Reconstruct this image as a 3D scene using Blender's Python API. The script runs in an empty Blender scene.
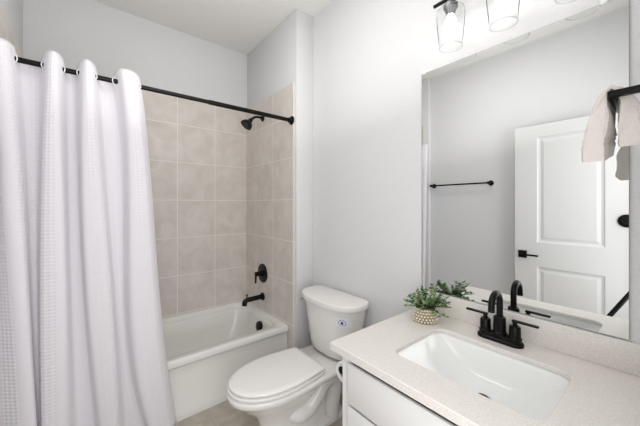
import bpy, bmesh, math, random
from math import sin, cos, pi, radians, sqrt, atan2, tan
from mathutils import Vector, Matrix

random.seed(7)
S = bpy.context.scene
COL = S.collection
CAM_Z = 1.33                       # lens height above the floor

# ------------------------------------------------------------------ camera
FPX = 286.0
cd = bpy.data.cameras.new('camera')
cd.sensor_fit = 'HORIZONTAL'
cd.sensor_width = 36.0
cd.lens = FPX / 640.0 * 36.0
cd.shift_y = -8.0 / 640.0
cd.clip_start = 0.01
cam = bpy.data.objects.new('camera', cd)
cam.location = (0, 0, CAM_Z)
cam.rotation_euler = (pi / 2, 0, -radians(39.05))
COL.objects.link(cam)
S.camera = cam

# ------------------------------------------------------------------ world, lights, exposure
w = bpy.data.worlds.new('world')
S.world = w
w.use_nodes = True
w.node_tree.nodes['Background'].inputs[0].default_value = (0.95, 0.97, 1.0, 1)
w.node_tree.nodes['Background'].inputs[1].default_value = 0.8

def area_light(name, loc, target, sx, sy, power, col=(1, 1, 1)):
    l = bpy.data.lights.new(name, 'AREA')
    l.shape = 'RECTANGLE'
    l.size = sx
    l.size_y = sy
    l.energy = power
    l.color = col
    o = bpy.data.objects.new(name, l)
    o.location = loc
    o.rotation_euler = (Vector(target) - Vector(loc)).to_track_quat('-Z', 'Y').to_euler()
    COL.objects.link(o)
    return o

area_light('overhead_fill', (0.50, 0.95, 2.80), (0.50, 0.95, 0), 0.5, 0.9, 7.0, (1.0, 0.985, 0.96))  # added fill from above; there is no ceiling fixture behind it
area_light('doorway_fill', (0.17, -0.05, 1.35), (0.40, 2.0, 1.30), 0.65, 1.7, 14.0, (1.0, 0.995, 0.985))  # added fill just behind the lens, brightens the curtain and lower room
area_light('upward_fill', (0.50, 1.10, 1.80), (0.50, 1.25, 3.0), 0.8, 0.8, 6.3, (1.0, 0.995, 0.985))  # unseen fill added mid-room, aimed up to brighten ceiling and alcove
BULB_STRENGTH = 6.0
S.view_settings.view_transform = 'Standard'
S.view_settings.look = 'None'
S.view_settings.gamma = 1.0
S.view_settings.exposure = 0.05
S.view_settings.use_curve_mapping = False

# ------------------------------------------------------------------ materials
def lin(c):
    c = c / 255.0
    return c / 12.92 if c <= 0.04045 else ((c + 0.055) / 1.055) ** 2.4

def rgb(r, g, b):
    return (lin(r), lin(g), lin(b), 1.0)

def new_mat(name):
    m = bpy.data.materials.new(name)
    m.use_nodes = True
    nt = m.node_tree
    return m, nt, nt.nodes['Principled BSDF']

def bump_noise(nt, b, scale, strength, dist=0.002, detail=3.0, coord='Object', rough=0.5):
    tc = nt.nodes.new('ShaderNodeTexCoord')
    n = nt.nodes.new('ShaderNodeTexNoise')
    n.inputs['Scale'].default_value = scale
    n.inputs['Detail'].default_value = detail
    n.inputs['Roughness'].default_value = rough
    bp = nt.nodes.new('ShaderNodeBump')
    bp.inputs['Strength'].default_value = strength
    bp.inputs['Distance'].default_value = dist
    nt.links.new(tc.outputs[coord], n.inputs['Vector'])
    nt.links.new(n.outputs['Fac'], bp.inputs['Height'])
    nt.links.new(bp.outputs['Normal'], b.inputs['Normal'])
    return n, bp

def simple(name, col, rough=0.5, metal=0.0, spec=0.5, bump=None):
    m, nt, b = new_mat(name)
    b.inputs['Base Color'].default_value = col
    b.inputs['Roughness'].default_value = rough
    b.inputs['Metallic'].default_value = metal
    b.inputs['Specular IOR Level'].default_value = spec
    # slight procedural variation so that no surface is perfectly flat in tone
    n = nt.nodes.new('ShaderNodeTexNoise')
    n.inputs['Scale'].default_value = 9.0
    tc = nt.nodes.new('ShaderNodeTexCoord')
    nt.links.new(tc.outputs['Object'], n.inputs['Vector'])
    mr = nt.nodes.new('ShaderNodeMapRange')
    mr.inputs['To Min'].default_value = max(0.0, rough - 0.04)
    mr.inputs['To Max'].default_value = min(1.0, rough + 0.04)
    nt.links.new(n.outputs['Fac'], mr.inputs['Value'])
    nt.links.new(mr.outputs['Result'], b.inputs['Roughness'])
    if bump:
        bump_noise(nt, b, *bump)
    return m

M = {}
M['wall'] = simple('wall_paint', rgb(223, 223, 224), 0.62, bump=(85.0, 0.55, 0.004, 4.0))
M['ceiling'] = simple('ceiling_paint', rgb(230, 229, 226), 0.8, bump=(70.0, 0.3, 0.003, 3.0))
M['door'] = simple('door_paint', rgb(219, 219, 219), 0.4)
M['trim'] = simple('trim_paint', rgb(238, 238, 238), 0.4)
M['black'] = simple('matte_black_metal', rgb(9, 8, 8), 0.32, 0.0, 0.22)
M['blackrub'] = simple('black_rubber', rgb(14, 14, 14), 0.6)
M['porcelain'] = simple('white_porcelain', rgb(238, 236, 233), 0.12)
M['seat'] = simple('toilet_seat_plastic', rgb(240, 238, 235), 0.25)
M['acrylic'] = simple('tub_acrylic', rgb(236, 235, 231), 0.16)
M['basin'] = simple('basin_ceramic', rgb(238, 239, 238), 0.12)
M['cabinet'] = simple('cabinet_paint', rgb(236, 235, 234), 0.42)
M['recess'] = simple('cabinet_recess', rgb(150, 148, 146), 0.6)
M['chrome'] = simple('chrome', rgb(215, 215, 218), 0.12, 1.0)
M['nickel'] = simple('brushed_socket_metal', rgb(120, 120, 122), 0.35, 1.0)
M['plastic'] = simple('clear_white_plastic', rgb(245, 245, 245), 0.25)
M['paper'] = simple('tissue_paper', rgb(242, 242, 242), 0.9, bump=(120.0, 0.3, 0.002))
M['sticker'] = simple('sticker_paper', rgb(236, 240, 246), 0.4)
M['sticker_blue'] = simple('sticker_blue_ink', rgb(88, 120, 180), 0.4)
M['sticker_dark'] = simple('sticker_dark_ink', rgb(24, 40, 84), 0.4)
M['stem'] = simple('plant_stem', rgb(70, 84, 48), 0.6)
M['soil'] = simple('dried_moss', rgb(70, 62, 45), 0.9, bump=(200.0, 0.8, 0.004))
M['caulk'] = simple('caulk', rgb(232, 230, 226), 0.5)

def mirror_mat():
    m, nt, b = new_mat('mirror_silver')
    b.inputs['Base Color'].default_value = (0.84, 0.85, 0.845, 1)
    b.inputs['Metallic'].default_value = 1.0
    b.inputs['Roughness'].default_value = 0.0
    return m
M['mirror'] = mirror_mat()
M['mirror_edge'] = simple('mirror_glass_edge', rgb(150, 158, 154), 0.2)

def glass_mat():
    m = bpy.data.materials.new('clear_glass')
    m.use_nodes = True
    nt = m.node_tree
    nt.nodes.remove(nt.nodes['Principled BSDF'])
    out = nt.nodes['Material Output']
    tr = nt.nodes.new('ShaderNodeBsdfTransparent')
    tr.inputs[0].default_value = (0.97, 0.975, 0.975, 1)
    gl = nt.nodes.new('ShaderNodeBsdfGlossy')
    gl.inputs['Roughness'].default_value = 0.02
    gl.inputs[0].default_value = (1, 1, 1, 1)
    lw = nt.nodes.new('ShaderNodeLayerWeight')
    lw.inputs['Blend'].default_value = 0.05
    mx = nt.nodes.new('ShaderNodeMixShader')
    nt.links.new(lw.outputs['Fresnel'], mx.inputs[0])
    nt.links.new(tr.outputs[0], mx.inputs[1])
    nt.links.new(gl.outputs[0], mx.inputs[2])
    df = nt.nodes.new('ShaderNodeBsdfDiffuse')
    df.inputs[0].default_value = (0.9, 0.92, 0.92, 1)
    md = nt.nodes.new('ShaderNodeMixShader')
    md.inputs[0].default_value = 0.03
    nt.links.new(mx.outputs[0], md.inputs[1])
    nt.links.new(df.outputs[0], md.inputs[2])
    nt.links.new(md.outputs[0], out.inputs['Surface'])
    return m
M['glass'] = glass_mat()

def bulb_mat():
    m, nt, b = new_mat('lit_bulb')
    b.inputs['Base Color'].default_value = (0.9, 0.9, 0.9, 1)
    b.inputs['Emission Color'].default_value = (1.0, 0.97, 0.92, 1)
    b.inputs['Emission Strength'].default_value = BULB_STRENGTH
    return m
M['bulb'] = bulb_mat()

def tile_mat(name, ax, u0, v0, tw, th, seed=0.0):
    """Square ceramic wall tile; ax is the horizontal world axis of the wall."""
    m, nt, b = new_mat(name)
    tc = nt.nodes.new('ShaderNodeTexCoord')
    sep = nt.nodes.new('ShaderNodeSeparateXYZ')
    nt.links.new(tc.outputs['Object'], sep.inputs[0])
    def sub(sock, val):
        n = nt.nodes.new('ShaderNodeMath'); n.operation = 'SUBTRACT'
        nt.links.new(sock, n.inputs[0]); n.inputs[1].default_value = val
        return n.outputs[0]
    cmb = nt.nodes.new('ShaderNodeCombineXYZ')
    nt.links.new(sub(sep.outputs[ax], u0 - 20 * tw), cmb.inputs[0])
    nt.links.new(sub(sep.outputs['Z'], v0 - 20 * th), cmb.inputs[1])
    br = nt.nodes.new('ShaderNodeTexBrick')
    br.offset = 0.0
    br.squash = 1.0
    br.inputs['Scale'].default_value = 1.0
    br.inputs['Mortar Size'].default_value = 0.0043
    br.inputs['Mortar Smooth'].default_value = 0.25
    br.inputs['Brick Width'].default_value = tw
    br.inputs['Row Height'].default_value = th
    br.inputs['Color1'].default_value = (0, 0, 0, 1)
    br.inputs['Color2'].default_value = (1, 1, 1, 1)
    nt.links.new(cmb.outputs[0], br.inputs['Vector'])
    no = nt.nodes.new('ShaderNodeTexNoise')
    no.inputs['Scale'].default_value = 7.0
    no.inputs['Detail'].default_value = 5.0
    no.inputs['Distortion'].default_value = 0.8
    nt.links.new(tc.outputs['Object'], no.inputs['Vector'])
    ramp = nt.nodes.new('ShaderNodeValToRGB')
    ramp.color_ramp.elements[0].position = 0.33
    ramp.color_ramp.elements[0].color = rgb(212, 204, 197)
    ramp.color_ramp.elements[1].position = 0.70
    ramp.color_ramp.elements[1].color = rgb(227, 220, 214)
    nt.links.new(no.outputs['Fac'], ramp.inputs[0])
    mix = nt.nodes.new('ShaderNodeMix')
    mix.data_type = 'RGBA'
    nt.links.new(br.outputs['Fac'], mix.inputs['Factor'])
    nt.links.new(ramp.outputs[0], mix.inputs['A'])
    mix.inputs['B'].default_value = rgb(240, 236, 231)
    nt.links.new(mix.outputs['Result'], b.inputs['Base Color'])
    b.inputs['Roughness'].default_value = 0.32
    bp = nt.nodes.new('ShaderNodeBump')
    bp.invert = True
    bp.inputs['Strength'].default_value = 0.5
    bp.inputs['Distance'].default_value = 0.003
    nt.links.new(br.outputs['Fac'], bp.inputs['Height'])
    nt.links.new(bp.outputs['Normal'], b.inputs['Normal'])
    return m

def floor_mat():
    m, nt, b = new_mat('floor_tile')
    tc = nt.nodes.new('ShaderNodeTexCoord')
    no = nt.nodes.new('ShaderNodeTexNoise')
    no.inputs['Scale'].default_value = 9.0
    no.inputs['Detail'].default_value = 6.0
    no.inputs['Distortion'].default_value = 0.6
    nt.links.new(tc.outputs['Object'], no.inputs['Vector'])
    ramp = nt.nodes.new('ShaderNodeValToRGB')
    ramp.color_ramp.elements[0].position = 0.3
    ramp.color_ramp.elements[0].color = rgb(165, 157, 144)
    ramp.color_ramp.elements[1].position = 0.7
    ramp.color_ramp.elements[1].color = rgb(196, 189, 177)
    nt.links.new(no.outputs['Fac'], ramp.inputs[0])
    br = nt.nodes.new('ShaderNodeTexBrick')
    br.offset = 0.5
    br.inputs['Scale'].default_value = 1.0
    br.inputs['Mortar Size'].default_value = 0.003
    br.inputs['Brick Width'].default_value = 0.61
    br.inputs['Row Height'].default_value = 0.305
    nt.links.new(tc.outputs['Object'], br.inputs['Vector'])
    mix = nt.nodes.new('ShaderNodeMix')
    mix.data_type = 'RGBA'
    nt.links.new(br.outputs['Fac'], mix.inputs['Factor'])
    nt.links.new(ramp.outputs[0], mix.inputs['A'])
    mix.inputs['B'].default_value = rgb(188, 181, 170)
    nt.links.new(mix.outputs['Result'], b.inputs['Base Color'])
    b.inputs['Roughness'].default_value = 0.45
    return m
M['floor'] = floor_mat()

def quartz_mat():
    m, nt, b = new_mat('speckled_quartz')
    tc = nt.nodes.new('ShaderNodeTexCoord')
    no = nt.nodes.new('ShaderNodeTexNoise')
    no.inputs['Scale'].default_value = 210.0
    no.inputs['Detail'].default_value = 4.0
    no.inputs['Roughness'].default_value = 0.7
    nt.links.new(tc.outputs['Object'], no.inputs['Vector'])
    ramp = nt.nodes.new('ShaderNodeValToRGB')
    ramp.color_ramp.elements[0].position = 0.36
    ramp.color_ramp.elements[0].color = rgb(217, 211, 205)
    e = ramp.color_ramp.elements.new(0.52)
    e.color = rgb(228, 223, 218)
    ramp.color_ramp.elements[-1].position = 0.68
    ramp.color_ramp.elements[-1].color = rgb(234, 230, 226)
    nt.links.new(no.outputs['Fac'], ramp.inputs[0])
    nt.links.new(ramp.outputs[0], b.inputs['Base Color'])
    b.inputs['Roughness'].default_value = 0.28
    return m
M['quartz'] = quartz_mat()

def curtain_mat():
    """White waffle-weave cloth with alternating plain stripes, from the cloth's own UV in metres."""
    m, nt, b = new_mat('white_waffle_cloth')
    b.inputs['Base Color'].default_value = rgb(245, 242, 247)
    b.inputs['Roughness'].default_value = 0.9
    b.inputs['Sheen Weight'].default_value = 0.15
    uv = nt.nodes.new('ShaderNodeUVMap')
    def wave(direction, scale):
        n = nt.nodes.new('ShaderNodeTexWave')
        n.wave_type = 'BANDS'
        n.bands_direction = direction
        n.inputs['Scale'].default_value = scale
        n.inputs['Distortion'].default_value = 0.0
        nt.links.new(uv.outputs[0], n.inputs['Vector'])
        return n.outputs['Fac']
    wx, wy, wide = wave('X', 20.0), wave('Y', 20.0), wave('X', 3.1)
    mx = nt.nodes.new('ShaderNodeMath'); mx.operation = 'ADD'
    nt.links.new(wx, mx.inputs[0]); nt.links.new(wy, mx.inputs[1])
    gt = nt.nodes.new('ShaderNodeMath'); gt.operation = 'GREATER_THAN'
    nt.links.new(wide, gt.inputs[0]); gt.inputs[1].default_value = 0.45
    mul = nt.nodes.new('ShaderNodeMath'); mul.operation = 'MULTIPLY'
    nt.links.new(mx.outputs[0], mul.inputs[0]); nt.links.new(gt.outputs[0], mul.inputs[1])
    bp = nt.nodes.new('ShaderNodeBump')
    bp.inputs['Strength'].default_value = 0.45
    bp.inputs['Distance'].default_value = 0.0025
    nt.links.new(mul.outputs[0], bp.inputs['Height'])
    nt.links.new(bp.outputs['Normal'], b.inputs['Normal'])
    out = nt.nodes['Material Output']
    tl = nt.nodes.new('ShaderNodeBsdfTranslucent')
    tl.inputs[0].default_value = rgb(238, 235, 240)
    ms = nt.nodes.new('ShaderNodeMixShader')
    ms.inputs[0].default_value = 0.14
    nt.links.new(b.outputs[0], ms.inputs[1])
    nt.links.new(tl.outputs[0], ms.inputs[2])
    nt.links.new(ms.outputs[0], out.inputs['Surface'])
    return m
M['curtain'] = curtain_mat()

def towel_mat():
    m, nt, b = new_mat('beige_terry')
    b.inputs['Base Color'].default_value = rgb(232, 224, 219)
    b.inputs['Roughness'].default_value = 0.95
    b.inputs['Sheen Weight'].default_value = 0.3
    bump_noise(nt, b, 420.0, 0.8, 0.004, 2.0)
    return m
M['towel'] = towel_mat()

def leaf_mat(name, c1, c2):
    m, nt, b = new_mat(name)
    tc = nt.nodes.new('ShaderNodeTexCoord')
    no = nt.nodes.new('ShaderNodeTexNoise')
    no.inputs['Scale'].default_value = 38.0
    nt.links.new(tc.outputs['Object'], no.inputs['Vector'])
    ramp = nt.nodes.new('ShaderNodeValToRGB')
    ramp.color_ramp.elements[0].position = 0.35
    ramp.color_ramp.elements[0].color = c1
    ramp.color_ramp.elements[1].position = 0.65
    ramp.color_ramp.elements[1].color = c2
    nt.links.new(no.outputs['Fac'], ramp.inputs[0])
    nt.links.new(ramp.outputs[0], b.inputs['Base Color'])
    b.inputs['Roughness'].default_value = 0.55
    return m
M['leaf'] = leaf_mat('green_leaf', rgb(62, 96, 54), rgb(152, 178, 122))

def pot_mat():
    m, nt, b = new_mat('woven_cream_pot')
    tc = nt.nodes.new('ShaderNodeTexCoord')
    no = nt.nodes.new('ShaderNodeTexNoise')
    no.inputs['Scale'].default_value = 160.0
    nt.links.new(tc.outputs['Object'], no.inputs['Vector'])
    ramp = nt.nodes.new('ShaderNodeValToRGB')
    ramp.color_ramp.elements[0].position = 0.3
    ramp.color_ramp.elements[0].color = rgb(196, 184, 158)
    ramp.color_ramp.elements[1].position = 0.6
    ramp.color_ramp.elements[1].color = rgb(234, 227, 208)
    nt.links.new(no.outputs['Fac'], ramp.inputs[0])
    nt.links.new(ramp.outputs[0], b.inputs['Base Color'])
    b.inputs['Roughness'].default_value = 0.7
    return m
M['pot'] = pot_mat()
M['potgap'] = simple('pot_weave_gap', rgb(132, 114, 86), 0.85)

# ------------------------------------------------------------------ mesh helpers (world coordinates, Z up, floor at 0)
def Z(z):                          # height measured from the lens -> height above the floor
    return z + CAM_Z

def bm_new():
    return bmesh.new()

def box(bm, x0, x1, y0, y1, z0, z1, bev=0.0, seg=2):
    r = bmesh.ops.create_cube(bm, size=1.0)
    vs = r['verts']
    for v in vs:
        v.co = Vector(((x0 + x1) / 2 + v.co.x * (x1 - x0), (y0 + y1) / 2 + v.co.y * (y1 - y0), (z0 + z1) / 2 + v.co.z * (z1 - z0)))
    if bev > 0:
        es = list({e for v in vs for e in v.link_edges})
        bmesh.ops.bevel(bm, geom=es, offset=bev, segments=seg, profile=0.5, affect='EDGES')
    return bm

def loft(bm, rings, cap0=True, cap1=True, closed=True):
    vr = [[bm.verts.new(p) for p in r] for r in rings]
    n = len(rings[0])
    for a, b in zip(vr[:-1], vr[1:]):
        for i in range(n if closed else n - 1):
            j = (i + 1) % n
            bm.faces.new((a[i], a[j], b[j], b[i]))
    if cap0 and closed:
        bm.faces.new(list(reversed(vr[0])))
    if cap1 and closed:
        bm.faces.new(vr[-1])
    return bm

def frame_of(d):
    d = d.normalized()
    u = d.cross(Vector((0, 0, 1)))
    if u.length < 1e-4:
        u = Vector((1, 0, 0))
    u.normalize()
    return u, u.cross(d).normalized()

def tube(bm, pts, r, n=16, caps=True):
    pts = [Vector(p) for p in pts]
    rs = r if isinstance(r, (list, tuple)) else [r] * len(pts)
    rings = []
    pu = None
    for i, p in enumerate(pts):
        d = (pts[min(i + 1, len(pts) - 1)] - pts[max(i - 1, 0)]).normalized()
        if pu is None:
            u, v = frame_of(d)
        else:
            u = (pu - d * pu.dot(d)).normalized()
            v = u.cross(d).normalized()
        pu = u
        rings.append([p + (u * cos(2 * pi * k / n) + v * sin(2 * pi * k / n)) * rs[i] for k in range(n)])
    return loft(bm, rings, caps, caps)

def lathe(bm, c, axis, prof, n=32, cap0=True, cap1=True):
    """prof: list of (distance along the axis, radius)."""
    c = Vector(c); axis = Vector(axis).normalized()
    u, v = frame_of(axis)
    rings = [[c + axis * t + (u * cos(2 * pi * k / n) + v * sin(2 * pi * k / n)) * max(r, 1e-4) for k in range(n)] for t, r in prof]
    return loft(bm, rings, cap0, cap1)

def ring_torus(bm, c, axis, R, r, n=28, m=10):
    c = Vector(c); axis = Vector(axis).normalized()
    u, v = frame_of(axis)
    vs = []
    for i in range(n):
        a = 2 * pi * i / n
        rad = u * cos(a) + v * sin(a)
        vs.append([bm.verts.new(c + rad * (R + r * cos(2 * pi * k / m)) + axis * r * sin(2 * pi * k / m)) for k in range(m)])
    for i in range(n):
        for k in range(m):
            bm.faces.new((vs[i][k], vs[(i + 1) % n][k], vs[(i + 1) % n][(k + 1) % m], vs[i][(k + 1) % m]))
    return bm

def world_loc(o):
    v = Vector((0, 0, 0))
    while o is not None:
        v = v + o.location
        o = o.parent
    return v

def obj(name, bm, mat, parent=None, smooth=True, angle=35.0, origin=None, recalc=True):
    """Link bm (world coordinates) as one mesh object, with its origin at its parent's origin or at 'origin'."""
    if recalc:
        bmesh.ops.recalc_face_normals(bm, faces=bm.faces)
    off = world_loc(parent) if parent is not None else (Vector(origin) if origin is not None else Vector((0, 0, 0)))
    for v in bm.verts:
        v.co -= off
    me = bpy.data.meshes.new(name)
    bm.to_mesh(me)
    bm.free()
    if smooth:
        me.shade_smooth()
        me.set_sharp_from_angle(angle=radians(angle))
    for mm in (mat if isinstance(mat, (list, tuple)) else [mat]):
        me.materials.append(mm)
    o = bpy.data.objects.new(name, me)
    COL.objects.link(o)
    if parent is not None:
        o.parent = parent
    else:
        o.location = off
    return o

def tag(o, label, cat, group=None):
    o['label'] = label
    o['category'] = cat
    if group:
        o['group'] = group
    return o

def thing(name, label, cat, loc, group=None):
    o = bpy.data.objects.new(name, None)
    o.empty_display_size = 0.05
    o.location = loc
    COL.objects.link(o)
    return tag(o, label, cat, group)

def struct(name, bm, mat, **k):
    o = obj(name, bm, mat, **k)
    o['kind'] = 'structure'
    return o

def copy_tree(o, parent=None):
    c = o.copy()
    COL.objects.link(c)
    c.parent = parent
    for ch in list(o.children):
        copy_tree(ch, c)
    return c

# ------------------------------------------------------------------ room
XM = 1.40            # mirror wall
XW = 1.229           # tiled wet wall face
XL = -0.390           # room's left wall
XA = -0.322          # tiled left wall of the alcove
YS = 1.811           # face of the wall stub
YB = 2.68            # back wall
YE = -0.04           # wall at the right end of the vanity (also the doorway wall)
CH = Z(1.505)

struct('floor', box(bm_new(), -0.6, 1.6, -0.16, 2.8, -0.1, 0.0), M['floor'])
struct('ceiling', box(bm_new(), -0.6, 1.6, -0.16, 2.8, CH, CH + 0.1), M['ceiling'])
struct('wall_right', box(bm_new(), XM, XM + 0.1, -0.16, 2.8, 0, CH), M['wall'])
struct('wall_back', box(bm_new(), -0.6, XM, YB + 0.01, 2.8, 0, CH), M['wall'])
struct('wall_left', box(bm_new(), -0.6, XL, -0.16, YB + 0.01, 0, CH), M['wall'])
struct('wall_alcove', box(bm_new(), XW + 0.009, XM, YS, YB + 0.01, 0, CH, 0.006), M['wall'])
struct('wall_alcove_left', box(bm_new(), XL, XA - 0.009, YS, YB + 0.01, 0, CH, 0.004), M['wall'])
bm = bm_new()
box(bm, 0.56, XM, -0.16, YE, 0, CH)
box(bm, XL, 0.56, -0.16, YE, 2.06, CH)
struct('wall_entry', bm, M['wall'])
struct('wall_entry_left', box(bm_new(), XL, -0.235, -0.16, 0.13, 0, 2.06), M['trim'])

TZ = Z(0.950)        # top of the tile
TT = 0.010           # tile thickness
T_ROW0 = Z(0.043)
struct('wall_back_tile', box(bm_new(), XA - 0.009, XW + 0.009, YB, YB + 0.01, 0, TZ),
       tile_mat('wall_tile_back', 'X', 1.237, T_ROW0, 0.320, 0.326))
struct('wall_alcove_tile', box(bm_new(), XW, XW + 0.009, 1.838, YB, 0, TZ, 0.002, 1),
       tile_mat('wall_tile_wet', 'Y', 2.157, T_ROW0, 0.315, 0.326))
struct('wall_left_tile', box(bm_new(), XA - 0.009, XA, 1.870, YB, 0, TZ, 0.002, 1),
       tile_mat('wall_tile_left', 'Y', 2.157, T_ROW0, 0.315, 0.326))

def baseboard(name, x0, x1, y0, y1, front):
    bm = bm_new()
    box(bm, x0, x1, y0, y1, 0, 0.085, 0.002, 1)
    d = 0.005
    a = [x0, x1, y0, y1]
    a[front] += d if front in (0, 2) else -d
    box(bm, a[0], a[1], a[2], a[3], 0.085, 0.112, 0.003, 2)
    return struct(name, bm, M['trim'])
baseboard('baseboard_right', XM - 0.014, XM, 0.84, YS, 0)
baseboard('baseboard_alcove', XW + 0.012, XM - 0.014, YS - 0.014, YS, 2)
baseboard('baseboard_left', XL, XL + 0.014, 0.93, YS, 1)

# ------------------------------------------------------------------ bathtub
TUB_Y0, TUB_Y1 = 1.900, YB - 0.001
TUB_X0, TUB_X1 = XA + 0.001, XW - 0.001
TUB_Z = Z(-0.944)
tub = thing('bathtub', 'white alcove bathtub with stepped back ledge behind the shower curtain', 'bathtub', ((TUB_X0 + TUB_X1) / 2, 2.27, 0))

def rrect(x0, x1, y0, y1, r, z, n=8):
    """Rounded rectangle ring; r = (r00, r10, r11, r01) for the corners in order."""
    if not isinstance(r, (list, tuple)):
        r = (r,) * 4
    pts = []
    for (cx, cy, a0, rr) in ((x0, y0, pi, r[0]), (x1, y0, 1.5 * pi, r[1]), (x1, y1, 0, r[2]), (x0, y1, 0.5 * pi, r[3])):
        ox = cx + (rr if cx == x0 else -rr)
        oy = cy + (rr if cy == y0 else -rr)
        for k in range(n + 1):
            a = a0 + pi / 2 * k / n
            pts.append(Vector((ox + rr * cos(a), oy + rr * sin(a), z)))
    return pts

# shell: apron skirt, rolled rim, deck and basin in one surface
X0, X1, Y0, Y1 = TUB_X0, TUB_X1, TUB_Y0, TUB_Y1
bm = bm_new()
rings = [
    rrect(X0, X1, Y0 + 0.012, Y1, (.004, .004, .004, .004), 0.0),
    rrect(X0, X1, Y0 + 0.012, Y1, (.004, .004, .004, .004), 0.055),
    rrect(X0, X1, Y0 + 0.022, Y1, (.004, .004, .004, .004), 0.065),
    rrect(X0, X1, Y0 + 0.020, Y1, (.004, .004, .004, .004), TUB_Z - 0.060),
    rrect(X0, X1, Y0 + 0.002, Y1, (.006, .012, .004, .004), TUB_Z - 0.048),
    rrect(X0, X1, Y0, Y1, (.008, .014, .004, .004), TUB_Z - 0.040),
    rrect(X0, X1, Y0, Y1, (.008, .014, .004, .004), TUB_Z - 0.008),
    rrect(X0 + .003, X1 - .003, Y0 + .006, Y1 - .003, (.01, .02, .004, .004), TUB_Z),
    rrect(X0 + .06, X1 - .050, Y0 + .066, Y1 - .040, (.10, .10, .08, .08), TUB_Z - 0.001),
    rrect(X0 + .066, X1 - .055, Y0 + .073, Y1 - .046, (.10, .10, .08, .08), TUB_Z - 0.008),
    rrect(X0 + .068, X1 - .057, Y0 + .078, Y1 - .050, (.10, .10, .08, .08), TUB_Z - 0.030),
    rrect(X0 + .080, X1 - .064, Y0 + .084, Y1 - .078, (.11, .11, .10, .10), TUB_Z - 0.036),
    rrect(X0 + .090, X1 - .068, Y0 + .088, Y1 - .086, (.12, .12, .11, .11), TUB_Z - 0.050),
    rrect(X0 + .18, X1 - .088, Y0 + .10, Y1 - .105, (.14, .14, .13, .13), TUB_Z - 0.16),
    rrect(X0 + .27, X1 - .12, Y0 + .118, Y1 - .128, (.15, .15, .14, .14), TUB_Z - 0.25),
    rrect(X0 + .34, X1 - .19, Y0 + .16, Y1 - .17, (.13, .13, .12, .12), TUB_Z - 0.287),
    rrect(X0 + .44, X1 - .28, Y0 + .24, Y1 - .25, (.08, .08, .08, .08), TUB_Z - 0.295),
]
loft(bm, rings, True, True)
obj('shell', bm, M['acrylic'], tub, angle=50)
# overflow cover on the end wall of the basin, and the floor drain
bm = bm_new()
oc = Vector((X1 - .070, 2.235, TUB_Z - .098))
lathe(bm, oc, (-1, 0, 0.17), [(-0.012, .039), (0.020, .041), (0.029, .039), (0.031, .032), (.032, .0)], 32)
obj('overflow_cover', bm, M['black'], tub)
bm = bm_new()
lathe(bm, (X1 - .33, 2.27, TUB_Z - .297), (0, 0, 1), [(0, .036), (.005, .036), (.007, .03), (.008, 0)], 32)
obj('drain', bm, M['black'], tub)

# ------------------------------------------------------------------ shower fittings
SY = 2.333
t = thing('tub_spout', 'matte black tub spout on the tiled wall just above the tub rim', 'tub spout', (XW, SY, Z(-0.825)))
bm = bm_new()
zs = Z(-0.825)
lathe(bm, (XW - 0.0005, SY, zs), (-1, 0, 0), [(0, .034), (.006, .035), (.012, .033), (.016, .027)], 32)
obj('flange', bm, M['black'], t)
bm = bm_new()
tube(bm, [(XW - .012, SY, zs), (XW - .08, SY, zs - .001), (XW - .150, SY, zs - .003), (XW - .166, SY, zs - .007), (XW - .175, SY, zs - .018), (XW - .178, SY, zs - .046)],
     [.022, .021, .0205, .021, .022, .0215], 24)
obj('spout_body', bm, M['black'], t)
bm = bm_new()
tube(bm, [(XW - .155, SY, zs + .010), (XW - .155, SY, zs + .036)], .0055, 12)
lathe(bm, (XW - .155, SY, zs + .034), (0, 0, 1), [(0, .006), (.003, .009), (.009, .009), (.012, .005)], 16)
obj('diverter_knob', bm, M['black'], t)

zv = Z(-0.615)
t = thing('shower_valve', 'round matte black shower valve with lever handle above the tub spout', 'shower valve', (XW, SY, zv))
bm = bm_new()
lathe(bm, (XW - 0.0005, SY, zv), (-1, 0, 0), [(0, .084), (.004, .085), (.009, .082), (.011, .06), (.012, .03)], 48)
obj('escutcheon', bm, M['black'], t)
bm = bm_new()
lathe(bm, (XW - .010, SY, zv), (-1, 0, 0), [(0, .030), (.018, .028), (.022, .022), (.055, .019), (.066, .019), (.068, .016)], 32)
obj('hub', bm, M['black'], t)
bm = bm_new()
tube(bm, [(XW - .068, SY, zv + .016), (XW - .070, SY, zv - .01), (XW - .072, SY, zv - .05), (XW - .073, SY, zv - .078), (XW - .073, SY, zv - .081)], [.010, .010, .0085, .0075, .005], 16)
obj('lever', bm, M['black'], t)

zh = Z(0.785)
t = thing('wall_shower', 'black bell-shaped shower head on a short arm below the curtain rod', 'shower', (XW, SY, zh))
bm = bm_new()
lathe(bm, (XW - 0.0005, SY, zh), (-1, 0, 0), [(0, .030), (.004, .031), (.010, .027), (.013, .014)], 32)
obj('flange', bm, M['black'], t)
bm = bm_new()
tube(bm, [(XW - .008, SY, zh), (XW - .05, SY, zh + .001), (XW - .075, SY, zh - .004), (XW - .10, SY, zh - .020), (XW - .115, SY, zh - .033)], .0105, 16)
obj('arm', bm, M['black'], t)
hd = Vector((-0.62, 0.05, -0.78)).normalized()
hb = Vector((XW - .112, SY, zh - .030))
bm = bm_new()
lathe(bm, hb, hd, [(-.002, .010), (.004, .016), (.016, .020), (.024, .017), (.030, .021), (.048, .041), (.066, .050), (.078, .053), (.084, .052)], 36)
obj('head_bell', bm, M['black'], t)
bm = bm_new()
lathe(bm, hb + hd * .083, hd, [(0, .049), (.004, .047), (.005, 0)], 36)
obj('spray_face', bm, M['blackrub'], t)

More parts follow.
